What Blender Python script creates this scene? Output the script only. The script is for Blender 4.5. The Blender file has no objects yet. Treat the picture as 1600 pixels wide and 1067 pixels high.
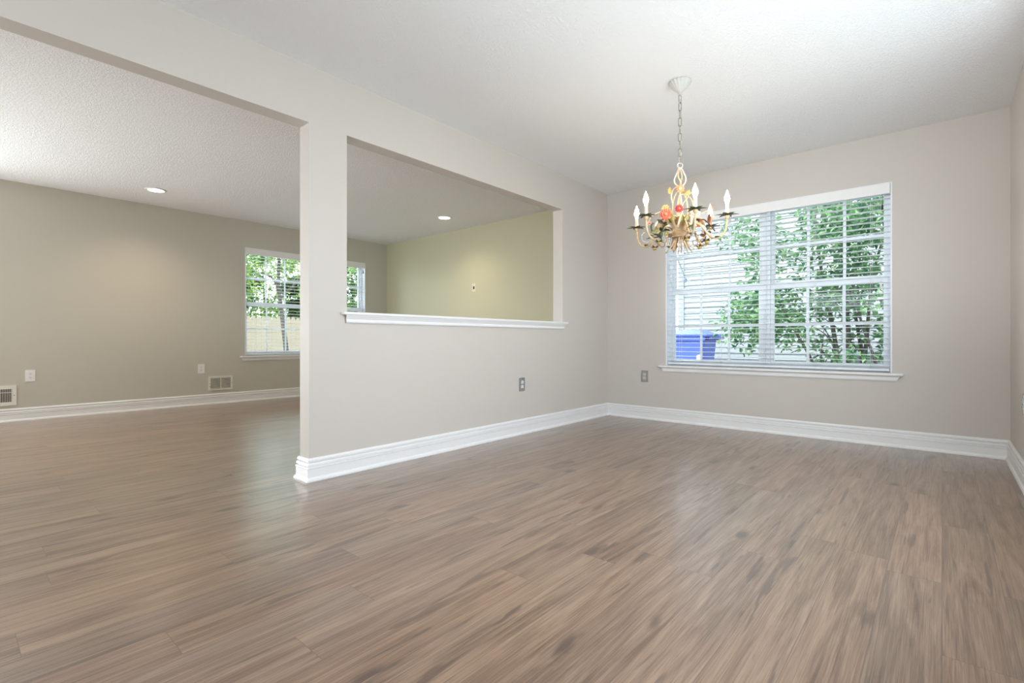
import bpy, math, random
from math import sin, cos, pi, radians
from mathutils import Vector, Matrix

random.seed(7)
SC = bpy.context.scene
COL = SC.collection

# ------------------------------------------------------------------ dimensions (metres)
CAM_H = 0.83
CEIL = 2.44
PX = -2.805            # dining face of the partition
PB = -2.918            # family-room face of the partition
PEND = 1.424           # free end of the partition
WY = 4.8555            # dining window wall
FY = 4.985             # family far wall
RX = 0.357             # right wall
LX = -7.13             # family left wall
BY = -2.6              # rear walls
TH = radians(40.878)   # camera yaw

# ------------------------------------------------------------------ camera
cam = bpy.data.cameras.new('camera')
cam.sensor_width = 36.0
cam.lens = 776.39 / 1600 * 36
cam.shift_y = -2.5 / 1600
cam.clip_start = 0.02
cam.clip_end = 200
co = bpy.data.objects.new('camera', cam)
COL.objects.link(co)
co.location = (0, 0, CAM_H)
co.rotation_euler = (pi / 2, 0, TH)
SC.camera = co

# ------------------------------------------------------------------ world, sun, added fill lamps, exposure
w = bpy.data.worlds.new('sky')
SC.world = w
w.use_nodes = True
wn = w.node_tree
bg = wn.nodes['Background']
bg.inputs['Color'].default_value = (0.84, 0.93, 1.0, 1)
# hazy sky, brighter towards the back yard (west) than elsewhere
_tc = wn.nodes.new('ShaderNodeTexCoord')
_sx = wn.nodes.new('ShaderNodeSeparateXYZ')
wn.links.new(_tc.outputs['Generated'], _sx.inputs[0])
_mr = wn.nodes.new('ShaderNodeMapRange')
_mr.interpolation_type = 'SMOOTHSTEP'
_mr.inputs['From Min'].default_value = 0.15
_mr.inputs['From Max'].default_value = -0.75
_mr.inputs['To Min'].default_value = 2.9
_mr.inputs['To Max'].default_value = 5.5
wn.links.new(_sx.outputs[0], _mr.inputs['Value'])
wn.links.new(_mr.outputs[0], bg.inputs['Strength'])

def light(name, kind, loc, rot, energy, color, **kw):
    l = bpy.data.lights.new(name, kind)
    l.energy = energy
    l.color = color
    for k, v in kw.items():
        setattr(l, k, v)
    o = bpy.data.objects.new(name, l)
    COL.objects.link(o)
    o.location = loc
    o.rotation_euler = rot
    return o

sun = light('sun', 'SUN', (0, 0, 20), (0, 0, 0), 3.0, (1.0, 0.95, 0.86), angle=radians(1.0))
sun.rotation_euler = Vector((-0.06, 0.50, -0.84)).to_track_quat('-Z', 'Y').to_euler()
# added fill lamps in invented window openings beside and behind the camera
light('fill_lamp_rear', 'AREA', (-1.30, BY + 0.02, 1.70), (radians(150), 0, 0), 48, (0.78, 0.89, 1.0),
      shape='RECTANGLE', size=2.2, size_y=0.6)
light('fill_lamp_family', 'AREA', (LX + 0.02, -1.5, 1.00), (radians(98), 0, radians(-70)), 105, (0.86, 0.94, 1.0),
      shape='RECTANGLE', size=1.8, size_y=0.9)
light('fill_lamp_side', 'AREA', (RX - 0.02, 2.05, 1.18), (radians(97), 0, radians(74)), 33, (0.72, 0.86, 1.0),
      shape='RECTANGLE', size=2.4, size_y=0.7)

SC.view_settings.view_transform = 'Standard'
SC.view_settings.look = 'None'
SC.view_settings.gamma = 1.0
SC.view_settings.use_curve_mapping = False
SC.view_settings.exposure = 0.62

# ------------------------------------------------------------------ materials
MATS = {}

def srgb(r, g, b):
    def f(c):
        c /= 255.0
        return c / 12.92 if c <= 0.04045 else ((c + 0.055) / 1.055) ** 2.4
    return (f(r), f(g), f(b), 1)

class NT:
    """small helper round a node tree"""
    def __init__(self, m):
        self.t = m.node_tree
        self.n = self.t.nodes
        self.b = self.n['Principled BSDF']
    def new(self, kind, **kw):
        nd = self.n.new(kind)
        for k, v in kw.items():
            if k.startswith('in_'):
                nd.inputs[int(k[3:]) if k[3:].isdigit() else k[3:]].default_value = v
            else:
                setattr(nd, k, v)
        return nd
    def link(self, a, b):
        self.t.links.new(a, b)
    def math(self, op, a, b=None, c=None):
        nd = self.n.new('ShaderNodeMath')
        nd.operation = op
        for i, v in enumerate((a, b, c)):
            if v is None:
                continue
            if isinstance(v, (int, float)):
                nd.inputs[i].default_value = v
            else:
                self.link(v, nd.inputs[i])
        return nd.outputs[0]

def mat(name, col, rough=0.5, metal=0.0, spec=0.5, bump=None, vary=None, coat=0.0, trans=0.0):
    m = bpy.data.materials.new(name)
    m.use_nodes = True
    t = NT(m)
    t.b.inputs['Base Color'].default_value = col
    t.b.inputs['Roughness'].default_value = rough
    t.b.inputs['Metallic'].default_value = metal
    t.b.inputs['Specular IOR Level'].default_value = spec
    t.b.inputs['Coat Weight'].default_value = coat
    tc = t.new('ShaderNodeTexCoord')
    if vary:
        sc, amt = vary
        nz = t.new('ShaderNodeTexNoise', in_Scale=sc, in_Detail=3.0)
        t.link(tc.outputs['Object'], nz.inputs['Vector'])
        mx = t.new('ShaderNodeMix', data_type='RGBA')
        mx.inputs['A'].default_value = tuple(c * (1 - amt) for c in col[:3]) + (1,)
        mx.inputs['B'].default_value = tuple(min(1, c * (1 + amt)) for c in col[:3]) + (1,)
        t.link(nz.outputs['Fac'], mx.inputs['Factor'])
        t.link(mx.outputs['Result'], t.b.inputs['Base Color'])
    if bump:
        sc, st, dist = bump
        nz = t.new('ShaderNodeTexNoise', in_Scale=sc, in_Detail=3.0, in_Roughness=0.55)
        t.link(tc.outputs['Object'], nz.inputs['Vector'])
        bp = t.new('ShaderNodeBump', in_Strength=st, in_Distance=dist)
        t.link(nz.outputs['Fac'], bp.inputs['Height'])
        t.link(bp.outputs['Normal'], t.b.inputs['Normal'])
    MATS[name] = m
    return m

mat('paint_dining', srgb(206, 198, 189), 0.55, spec=0.3, bump=(220, 0.06, 0.002))
mat('paint_family', srgb(200, 195, 181), 0.55, spec=0.3, bump=(220, 0.06, 0.002))
mat('paint_olive', srgb(206, 202, 172), 0.55, spec=0.3, bump=(220, 0.06, 0.002))
mat('trim_white', srgb(238, 236, 233), 0.32, spec=0.5, vary=(6, 0.015))
mat('window_vinyl', srgb(236, 240, 244), 0.35, vary=(5, 0.01))
mat('blind_white', srgb(238, 240, 242), 0.38, vary=(9, 0.01))
mat('cord_white', srgb(225, 225, 222), 0.7, vary=(50, 0.03))
mat('cord_dark', srgb(40, 34, 30), 0.5, vary=(50, 0.1))
mat('plate_steel', srgb(176, 178, 180), 0.30, metal=0.85, vary=(30, 0.05))
mat('plate_white', srgb(236, 235, 230), 0.35, vary=(30, 0.01))
mat('plate_ivory', srgb(226, 220, 196), 0.4, vary=(30, 0.02))
mat('socket_face', srgb(232, 230, 224), 0.4, vary=(30, 0.01))
mat('dark_slot', srgb(38, 34, 30), 0.6, vary=(30, 0.1))
mat('grille_white', srgb(228, 224, 212), 0.4, vary=(10, 0.015))
mat('duct_dark', srgb(52, 46, 38), 0.8, vary=(10, 0.1))
mat('chand_cream', srgb(200, 174, 136), 0.42, vary=(50, 0.28))
mat('chand_white', srgb(222, 210, 192), 0.42, vary=(45, 0.05))
mat('chain_metal', srgb(140, 136, 130), 0.4, metal=0.3, vary=(60, 0.12))
mat('canopy_white', srgb(206, 202, 195), 0.45, vary=(60, 0.04))
mat('chand_grey', srgb(196, 192, 184), 0.45, vary=(60, 0.10))
mat('chand_tan', srgb(170, 140, 104), 0.5, vary=(60, 0.3))
mat('chand_brown', srgb(96, 56, 30), 0.5, vary=(40, 0.2))
mat('candle_cream', srgb(238, 226, 200), 0.5, vary=(30, 0.02))
mat('candle_pink', srgb(206, 142, 100), 0.5, vary=(30, 0.05))
mat('leaf_dark', srgb(56, 62, 34), 0.4, vary=(60, 0.25))
mat('leaf_olive', srgb(112, 106, 48), 0.42, vary=(60, 0.25))
mat('leaf_gold', srgb(176, 148, 84), 0.42, vary=(60, 0.18))
mat('petal_red', srgb(176, 46, 44), 0.45, vary=(60, 0.2))
mat('petal_coral', srgb(220, 104, 78), 0.45, vary=(60, 0.25))
mat('petal_orange', srgb(232, 140, 92), 0.45, vary=(60, 0.15))
mat('petal_pink', srgb(240, 190, 160), 0.45, vary=(60, 0.15))
mat('fence_wood', srgb(172, 158, 142), 0.8, vary=(3, 0.12))
mat('bark', srgb(86, 82, 78), 0.9, bump=(24, 0.6, 0.01), vary=(9, 0.25))
mat('siding_white', srgb(146, 151, 155), 0.5, vary=(2, 0.015))
mat('roof_grey', srgb(120, 118, 116), 0.9, vary=(5, 0.15))
mat('bin_blue', srgb(80, 104, 196), 0.4, vary=(4, 0.04))
mat('bin_dark', srgb(48, 62, 150), 0.5, vary=(4, 0.06))
mat('bin_label', srgb(240, 242, 246), 0.4, vary=(4, 0.01))
mat('box_grey', srgb(120, 124, 140), 0.5, vary=(4, 0.05))
mat('cable_grey', srgb(90, 100, 116), 0.6, vary=(9, 0.05))
mat('grass', srgb(98, 108, 78), 0.9, vary=(7, 0.3), bump=(60, 0.5, 0.02))
mat('bounce_concrete', srgb(140, 138, 132), 0.85, vary=(4, 0.06), bump=(90, 0.2, 0.003))

def leaf_mat(name, c1, c2):
    m = bpy.data.materials.new(name)
    m.use_nodes = True
    t = NT(m)
    geo = t.new('ShaderNodeNewGeometry')
    cr = t.new('ShaderNodeValToRGB')
    cr.color_ramp.elements[0].color = c1
    cr.color_ramp.elements[1].color = c2
    t.link(geo.outputs['Random Per Island'], cr.inputs['Fac'])
    t.link(cr.outputs['Color'], t.b.inputs['Base Color'])
    t.b.inputs['Roughness'].default_value = 0.45
    tr = t.new('ShaderNodeBsdfTranslucent')
    t.link(cr.outputs['Color'], tr.inputs['Color'])
    mx = t.new('ShaderNodeMixShader')
    mx.inputs['Fac'].default_value = 0.35
    t.link(t.b.outputs[0], mx.inputs[1])
    t.link(tr.outputs[0], mx.inputs[2])
    t.link(mx.outputs[0], t.n['Material Output'].inputs['Surface'])
    MATS[name] = m

leaf_mat('foliage_shrub', srgb(46, 98, 76), srgb(134, 174, 116))
leaf_mat('foliage_bright', srgb(72, 116, 54), srgb(164, 188, 96))
leaf_mat('foliage_mid', srgb(48, 98, 52), srgb(124, 164, 82))
leaf_mat('foliage_dark', srgb(22, 54, 26), srgb(72, 108, 48))

def bulb_mat(name, strength):
    m = bpy.data.materials.new(name)
    m.use_nodes = True
    t = NT(m)
    t.b.inputs['Base Color'].default_value = (1, 0.95, 0.85, 1)
    t.b.inputs['Roughness'].default_value = 0.2
    t.b.inputs['Emission Color'].default_value = (1.0, 0.86, 0.70, 1)
    t.b.inputs['Emission Strength'].default_value = strength
    MATS[name] = m

bulb_mat('bulb_lit', 85.0)
bulb_mat('bulb_dim', 4.0)
bulb_mat('downlight_lens', 5.0)

def glass_mat():
    m = bpy.data.materials.new('window_glass')
    m.use_nodes = True
    t = NT(m)
    tr = t.new('ShaderNodeBsdfTransparent')
    tr.inputs['Color'].default_value = (0.95, 0.975, 0.975, 1)
    gl = t.new('ShaderNodeBsdfGlossy')
    gl.inputs['Roughness'].default_value = 0.02
    fr = t.new('ShaderNodeFresnel', in_IOR=1.18)
    mx = t.new('ShaderNodeMixShader')
    t.link(fr.outputs[0], mx.inputs[0])
    t.link(tr.outputs[0], mx.inputs[1])
    t.link(gl.outputs[0], mx.inputs[2])
    t.link(mx.outputs[0], t.n['Material Output'].inputs['Surface'])
    MATS['window_glass'] = m
glass_mat()

def ceiling_mat():
    m = mat('ceiling_texture', srgb(246, 245, 244), 0.9, spec=0.1)
    t = NT(m)
    tc = t.new('ShaderNodeTexCoord')
    n1 = t.new('ShaderNodeTexNoise', in_Scale=85.0, in_Detail=4.0, in_Roughness=0.6, in_Distortion=0.6)
    t.link(tc.outputs['Object'], n1.inputs['Vector'])
    r = t.new('ShaderNodeValToRGB')
    r.color_ramp.elements[0].position = 0.42
    r.color_ramp.elements[1].position = 0.62
    t.link(n1.outputs['Fac'], r.inputs['Fac'])
    bp = t.new('ShaderNodeBump', in_Strength=0.5, in_Distance=0.006)
    t.link(r.outputs['Color'], bp.inputs['Height'])
    t.link(bp.outputs['Normal'], t.b.inputs['Normal'])
ceiling_mat()

def floor_mat():
    m = mat('floor_planks', srgb(150, 125, 108), 0.32, spec=0.62, coat=0.7)
    t = NT(m)
    t.b.inputs['Coat Roughness'].default_value = 0.24
    W, L = 0.152, 1.22
    tc = t.new('ShaderNodeTexCoord')
    sp = t.new('ShaderNodeSeparateXYZ')
    t.link(tc.outputs['Object'], sp.inputs[0])
    x, y = sp.outputs[0], sp.outputs[1]
    xr = t.math('DIVIDE', x, W)
    row = t.math('FLOOR', xr)
    wn1 = t.new('ShaderNodeTexWhiteNoise', noise_dimensions='1D')
    t.link(row, wn1.inputs['W'])
    yo = t.math('DIVIDE', t.math('ADD', y, t.math('MULTIPLY', wn1.outputs['Value'], L)), L)
    idx = t.math('FLOOR', yo)
    fx = t.math('FRACT', xr)
    fy = t.math('FRACT', yo)
    cv = t.new('ShaderNodeCombineXYZ')
    t.link(row, cv.inputs[0]); t.link(idx, cv.inputs[1])
    wn2 = t.new('ShaderNodeTexWhiteNoise', noise_dimensions='2D')
    t.link(cv.outputs[0], wn2.inputs['Vector'])
    rnd = wn2.outputs['Value']
    off = t.math('MULTIPLY', rnd, 37.0)
    # warped grain coordinates
    def coords(sx, sy):
        c = t.new('ShaderNodeCombineXYZ')
        t.link(t.math('MULTIPLY', x, sx), c.inputs[0])
        t.link(t.math('ADD', t.math('MULTIPLY', y, sy), off), c.inputs[1])
        t.link(off, c.inputs[2])
        return c.outputs[0]
    def noise(v, scale, detail, rough=0.55, dist=0.0):
        n = t.new('ShaderNodeTexNoise', in_Scale=scale, in_Detail=detail, in_Roughness=rough, in_Distortion=dist)
        t.link(v, n.inputs['Vector'])
        return n.outputs['Fac']
    g1 = noise(coords(13, 1.0), 1.0, 5.0, 0.62, 1.8)       # broad streaks
    g2 = noise(coords(85, 1.8), 1.0, 5.0, 0.7, 1.4)       # grain
    g3 = noise(coords(330, 5.0), 1.0, 2.0, 0.6, 0.3)       # pores
    s = t.math('ADD', t.math('MULTIPLY', g1, 0.50), t.math('MULTIPLY', g2, 0.34))
    s = t.math('ADD', s, t.math('MULTIPLY', g3, 0.30))
    s = t.math('ADD', s, t.math('MULTIPLY', t.math('SUBTRACT', rnd, 0.5), 0.06))
    cr = t.new('ShaderNodeValToRGB')
    e = cr.color_ramp.elements
    e[0].position = 0.38; e[0].color = srgb(84, 63, 49)
    e[1].position = 0.79; e[1].color = srgb(178, 150, 126)
    e2 = e.new(0.51); e2.color = srgb(122, 97, 79)
    e3 = e.new(0.62); e3.color = srgb(148, 122, 102)
    t.link(s, cr.inputs['Fac'])
    # plank tint: warmer / greyer boards
    tint = t.new('ShaderNodeMix', data_type='RGBA', blend_type='MULTIPLY')
    tint.inputs['Factor'].default_value = 1.0
    tr_ = t.new('ShaderNodeValToRGB')
    tr_.color_ramp.elements[0].color = (0.92, 0.93, 0.95, 1)
    tr_.color_ramp.elements[1].color = (1.05, 0.99, 0.94, 1)
    wn3 = t.new('ShaderNodeTexWhiteNoise', noise_dimensions='1D')
    t.link(off, wn3.inputs['W'])
    t.link(wn3.outputs['Value'], tr_.inputs['Fac'])
    t.link(cr.outputs['Color'], tint.inputs['A'])
    t.link(tr_.outputs['Color'], tint.inputs['B'])
    # knots and dark mineral streaks
    vor = t.new('ShaderNodeTexVoronoi', in_Scale=1.0)
    warp = noise(coords(30, 8.0), 1.0, 2.0)
    kv = t.new('ShaderNodeCombineXYZ')
    t.link(t.math('ADD', t.math('MULTIPLY', x, 7.0), t.math('MULTIPLY', warp, 0.25)), kv.inputs[0])
    t.link(t.math('ADD', t.math('ADD', t.math('MULTIPLY', y, 2.6), off), t.math('MULTIPLY', warp, 0.35)), kv.inputs[1])
    t.link(off, kv.inputs[2])
    t.link(kv.outputs[0], vor.inputs['Vector'])
    kn = t.new('ShaderNodeMapRange', interpolation_type='SMOOTHSTEP')
    kn.inputs['From Min'].default_value = 0.24; kn.inputs['From Max'].default_value = 0.06
    t.link(vor.outputs['Distance'], kn.inputs['Value'])
    sepc = t.new('ShaderNodeSeparateColor')
    t.link(vor.outputs['Color'], sepc.inputs[0])
    gate = t.math('GREATER_THAN', sepc.outputs[0], 0.52)
    knot = t.math('MULTIPLY', t.math('MULTIPLY', kn.outputs[0], gate), 0.85)
    st = t.new('ShaderNodeMapRange', interpolation_type='SMOOTHSTEP')
    st.inputs['From Min'].default_value = 0.62; st.inputs['From Max'].default_value = 0.70
    t.link(noise(coords(26, 2.2), 1.0, 2.0, 0.5, 0.6), st.inputs['Value'])
    dark = t.math('MAXIMUM', knot, t.math('MULTIPLY', st.outputs[0], 0.65))
    mk = t.new('ShaderNodeMix', data_type='RGBA')
    mk.inputs['B'].default_value = srgb(84, 66, 58)
    t.link(dark, mk.inputs['Factor'])
    t.link(tint.outputs['Result'], mk.inputs['A'])
    # seams
    ex = t.math('MULTIPLY', t.math('MINIMUM', fx, t.math('SUBTRACT', 1.0, fx)), W)
    ey = t.math('MULTIPLY', t.math('MINIMUM', fy, t.math('SUBTRACT', 1.0, fy)), L)
    ed = t.math('MINIMUM', ex, ey)
    seam = t.math('LESS_THAN', ed, 0.0011)
    ms = t.new('ShaderNodeMix', data_type='RGBA')
    ms.inputs['B'].default_value = srgb(92, 74, 64)
    t.link(t.math('MULTIPLY', seam, 0.6), ms.inputs['Factor'])
    t.link(mk.outputs['Result'], ms.inputs['A'])
    t.link(ms.outputs['Result'], t.b.inputs['Base Color'])
    rr = t.new('ShaderNodeMapRange')
    rr.inputs['To Min'].default_value = 0.24; rr.inputs['To Max'].default_value = 0.40
    t.link(g2, rr.inputs['Value'])
    t.link(rr.outputs[0], t.b.inputs['Roughness'])
    hb = t.math('ADD', t.math('MULTIPLY', g2, 0.5), t.math('MULTIPLY', g3, 0.5))
    hb = t.math('SUBTRACT', hb, t.math('MULTIPLY', seam, 0.5))
    bp = t.new('ShaderNodeBump', in_Strength=0.28, in_Distance=0.0015)
    t.link(hb, bp.inputs['Height'])
    t.link(bp.outputs['Normal'], t.b.inputs['Normal'])
floor_mat()

# ------------------------------------------------------------------ mesh helpers
class MB:
    """collects shapes, then builds them as ONE mesh object"""
    def __init__(self):
        self.v = []
        self.f = []
        self.sm = []
    def add(self, vs, fs, smooth=False, M=None):
        b = len(self.v)
        if M is not None:
            vs = [M @ Vector(p) for p in vs]
        self.v += [tuple(p) for p in vs]
        self.f += [tuple(b + i for i in f) for f in fs]
        self.sm += [smooth] * len(fs)
        return self
    def box(self, x0, x1, y0, y1, z0, z1, M=None):
        vs = [(x0, y0, z0), (x1, y0, z0), (x1, y1, z0), (x0, y1, z0), (x0, y0, z1), (x1, y0, z1), (x1, y1, z1), (x0, y1, z1)]
        fs = [(0, 3, 2, 1), (4, 5, 6, 7), (0, 1, 5, 4), (1, 2, 6, 5), (2, 3, 7, 6), (3, 0, 4, 7)]
        return self.add(vs, fs, M=M)
    def rbox(self, x0, x1, y0, y1, z0, z1, r, axis='y', M=None):
        """box with its edges along and round one axis chamfered softly"""
        a = {'x': (1, 2, 0), 'y': (0, 2, 1), 'z': (0, 1, 2)}[axis]
        lo = (x0, y0, z0); hi = (x1, y1, z1)
        u0, u1, v0, v1, w0, w1 = lo[a[0]], hi[a[0]], lo[a[1]], hi[a[1]], lo[a[2]], hi[a[2]]
        pts = []
        for (cu, cv, a0) in ((u1 - r, v1 - r, 0), (u0 + r, v1 - r, 90), (u0 + r, v0 + r, 180), (u1 - r, v0 + r, 270)):
            for k in range(4):
                an = radians(a0 + k * 30)
                pts.append((cu + r * cos(an), cv + r * sin(an)))
        n = len(pts)
        cu, cv = (u0 + u1) / 2, (v0 + v1) / 2
        rings = []
        ch = min(r, (w1 - w0) * 0.4)
        su = 1 - ch / max(1e-6, (u1 - u0) / 2) * 0.6
        sv = 1 - ch / max(1e-6, (v1 - v0) / 2) * 0.6
        for (ww, s) in ((w0, 1), (w0 + ch, 0), (w1 - ch, 0), (w1, 1)):
            ring = []
            for (pu, pv) in pts:
                if s:
                    pu = cu + (pu - cu) * su; pv = cv + (pv - cv) * sv
                p = [0, 0, 0]
                p[a[0]], p[a[1]], p[a[2]] = pu, pv, ww
                ring.append(tuple(p))
            rings.append(ring)
        vs = [p for rg in rings for p in rg]
        fs = []
        for i in range(3):
            for j in range(n):
                k = (j + 1) % n
                fs.append((i * n + j, i * n + k, (i + 1) * n + k, (i + 1) * n + j))
        fs.append(tuple(range(n - 1, -1, -1)))
        fs.append(tuple(range(3 * n, 4 * n)))
        return self.add(vs, fs, M=M)
    def lathe(self, prof, n=24, M=None, mod=None, smooth=True, cap=True):
        vs, fs = [], []
        for (r, z) in prof:
            for k in range(n):
                a = 2 * pi * k / n
                rr = r * (mod(a, z) if mod else 1)
                vs.append((rr * cos(a), rr * sin(a), z))
        for i in range(len(prof) - 1):
            for k in range(n):
                l = (k + 1) % n
                fs.append((i * n + k, i * n + l, (i + 1) * n + l, (i + 1) * n + k))
        if cap:
            fs.append(tuple(range(n - 1, -1, -1)))
            m = (len(prof) - 1) * n
            fs.append(tuple(range(m, m + n)))
        return self.add(vs, fs, smooth, M)
    def tube(self, pts, r, n=8, closed=False, M=None, flat=1.0):
        P = [Vector(p) for p in pts]
        m = len(P)
        rad = r if isinstance(r, (list, tuple)) else [r] * m
        vs, fs = [], []
        t0 = (P[1] - P[0]).normalized()
        up = Vector((0, 0, 1)) if abs(t0.z) < 0.9 else Vector((1, 0, 0))
        nrm = (up - t0 * up.dot(t0)).normalized()
        for i in range(m):
            if closed:
                t = (P[(i + 1) % m] - P[i - 1]).normalized()
            elif i == 0:
                t = (P[1] - P[0]).normalized()
            elif i == m - 1:
                t = (P[-1] - P[-2]).normalized()
            else:
                t = (P[i + 1] - P[i - 1]).normalized()
            nrm = nrm - t * nrm.dot(t)
            if nrm.length < 1e-6:
                nrm = t.orthogonal()
            nrm.normalize()
            bi = t.cross(nrm)
            for k in range(n):
                a = 2 * pi * k / n
                vs.append(P[i] + (nrm * cos(a) + bi * sin(a) * flat) * rad[i])
        seg = m if closed else m - 1
        for i in range(seg):
            j = (i + 1) % m
            for k in range(n):
                l = (k + 1) % n
                fs.append((i * n + k, i * n + l, j * n + l, j * n + k))
        if not closed:
            fs.append(tuple(range(n - 1, -1, -1)))
            fs.append(tuple(range((m - 1) * n, m * n)))
        return self.add(vs, fs, True, M)
    def prism(self, poly, z0, z1, M=None, smooth=False):
        n = len(poly)
        vs = [(x, y, z0) for x, y in poly] + [(x, y, z1) for x, y in poly]
        fs = [(i, (i + 1) % n, n + (i + 1) % n, n + i) for i in range(n)]
        fs += [tuple(range(n - 1, -1, -1)), tuple(range(n, 2 * n))]
        return self.add(vs, fs, smooth, M)
    def petal(self, M, length, width, curl=0.25, thick=0.0012, cup=0.15, seg=6, point=1.0):
        """closed leaf or petal lying along +x, bending up (+z) by curl"""
        top, vs, fs = [], [], []
        for i in range(seg + 1):
            u = i / seg
            wd = width * 0.5 * (sin(pi * (0.06 + 0.94 * u ** point)) ** 0.8 if u < 1 else 0.0)
            wd = max(wd, width * 0.04)
            x = length * u
            z = curl * length * u * u
            top.append(((x, -wd, z + cup * wd), (x, 0, z), (x, wd, z + cup * wd)))
        for s in (thick / 2, -thick / 2):
            for row in top:
                vs += [(p[0], p[1], p[2] + s) for p in row]
        n = (seg + 1) * 3
        for i in range(seg):
            for j in range(2):
                a = i * 3 + j
                fs.append((a, a + 3, a + 4, a + 1))
                fs.append((n + a, n + a + 1, n + a + 4, n + a + 3))
            a = i * 3
            fs.append((a, n + a, n + a + 3, a + 3))
            a = i * 3 + 2
            fs.append((a, a + 3, n + a + 3, n + a))
        fs.append((0, 1, n + 1, n)); fs.append((1, 2, n + 2, n + 1))
        a = seg * 3
        fs.append((a, n + a, n + a + 1, a + 1)); fs.append((a + 1, n + a + 1, n + a + 2, a + 2))
        return self.add(vs, fs, True, M)
    def strap(self, pts, widths, side, thick, M=None):
        """ribbon of real thickness following pts; 'side' is the width direction"""
        P = [Vector(p) for p in pts]
        S = Vector(side).normalized()
        vs, fs = [], []
        for i, p in enumerate(P):
            t = (P[min(i + 1, len(P) - 1)] - P[max(i - 1, 0)]).normalized()
            nn = t.cross(S).normalized()
            h = widths[i] / 2
            cupz = nn * (h * 0.35)
            for (sx, sy) in ((-1, 1), (0, 1), (1, 1), (1, -1), (0, -1), (-1, -1)):
                q = p + S * (h * sx) + nn * (thick / 2 * sy) + (cupz if sx else Vector())
                vs.append(q)
        m = len(P)
        for i in range(m - 1):
            for k in range(6):
                l = (k + 1) % 6
                fs.append((i * 6 + k, i * 6 + l, (i + 1) * 6 + l, (i + 1) * 6 + k))
        fs.append((5, 4, 3, 2, 1, 0))
        fs.append(tuple((m - 1) * 6 + k for k in range(6)))
        return self.add(vs, fs, True, M)
    def build(self, name, m, parent=None, loc=None, rotz=None):
        me = bpy.data.meshes.new(name)
        me.from_pydata(self.v, [], self.f)
        me.polygons.foreach_set('use_smooth', self.sm)
        mm = m if isinstance(m, (list, tuple)) else [m]
        for x in mm:
            me.materials.append(MATS[x])
        me.update()
        o = bpy.data.objects.new(name, me)
        COL.objects.link(o)
        if parent is not None:
            o.parent = parent
        if loc is not None:
            o.location = loc
        if rotz is not None:
            o.rotation_euler = (0, 0, rotz)
        return o

def spline(pts, n=8):
    """Catmull-Rom through pts"""
    P = [Vector(p) for p in pts]
    P = [P[0] * 2 - P[1]] + P + [P[-1] * 2 - P[-2]]
    out = []
    for i in range(1, len(P) - 2):
        for k in range(n):
            t = k / n
            a, b, c, d = P[i - 1], P[i], P[i + 1], P[i + 2]
            out.append(0.5 * ((2 * b) + (c - a) * t + (2 * a - 5 * b + 4 * c - d) * t * t + (3 * b - a - 3 * c + d) * t ** 3))
    out.append(P[-2].copy())
    return out

def tag(o, label, cat, group=None, kind=None):
    o['label'] = label
    o['category'] = cat
    if group:
        o['group'] = group
    if kind:
        o['kind'] = kind
    return o

def empty(name, loc, rotz=0.0):
    o = bpy.data.objects.new(name, None)
    o.empty_display_size = 0.1
    COL.objects.link(o)
    o.location = loc
    o.rotation_euler = (0, 0, rotz)
    return o

def structure(o):
    o['kind'] = 'structure'
    return o

# ------------------------------------------------------------------ room shell
def wall(name, m, axis, p0, p1, u0, u1, holes=(), z0=0.0, z1=CEIL):
    """solid wall with openings; axis 'x' = plane of constant x (u runs along y)"""
    us = sorted({u0, u1, *[h[0] for h in holes], *[h[1] for h in holes]})
    zs = sorted({z0, z1, *[h[2] for h in holes], *[h[3] for h in holes]})
    us = [u for u in us if u0 <= u <= u1]
    nu, nz = len(us) - 1, len(zs) - 1
    def solid(i, j):
        if not (0 <= i < nu and 0 <= j < nz):
            return False
        cu, cz = (us[i] + us[i + 1]) / 2, (zs[j] + zs[j + 1]) / 2
        return not any(h[0] < cu < h[1] and h[2] < cz < h[3] for h in holes)
    b = MB()
    def P(d, u, z):
        return (d, u, z) if axis == 'x' else (u, d, z)
    vid, vs, fs = {}, [], []
    def V(d, u, z):
        k = (round(d, 5), round(u, 5), round(z, 5))
        if k not in vid:
            vid[k] = len(vs)
            vs.append(P(d, u, z))
        return vid[k]
    for i in range(nu):
        for j in range(nz):
            if not solid(i, j):
                continue
            a, c, e, g = us[i], us[i + 1], zs[j], zs[j + 1]
            fs.append((V(p0, a, e), V(p0, a, g), V(p0, c, g), V(p0, c, e)))
            fs.append((V(p1, a, e), V(p1, c, e), V(p1, c, g), V(p1, a, g)))
            if not solid(i - 1, j): fs.append((V(p0, a, e), V(p1, a, e), V(p1, a, g), V(p0, a, g)))
            if not solid(i + 1, j): fs.append((V(p0, c, e), V(p0, c, g), V(p1, c, g), V(p1, c, e)))
            if not solid(i, j - 1): fs.append((V(p0, a, e), V(p0, c, e), V(p1, c, e), V(p1, a, e)))
            if not solid(i, j + 1): fs.append((V(p0, a, g), V(p1, a, g), V(p1, c, g), V(p0, c, g)))
    b.add(vs, fs)
    o = b.build(name, m)
    bm_fix(o)
    return structure(o)

def bm_fix(o):
    import bmesh
    bm = bmesh.new()
    bm.from_mesh(o.data)
    bmesh.ops.recalc_face_normals(bm, faces=bm.faces)
    bm.to_mesh(o.data)
    bm.free()

DW = dict(x0=-2.131, W=1.837, z0=0.572, z1=2.062)   # dining window opening
FW = dict(y0=2.717, W=1.858, z0=0.612, z1=2.085)    # family window opening

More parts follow.
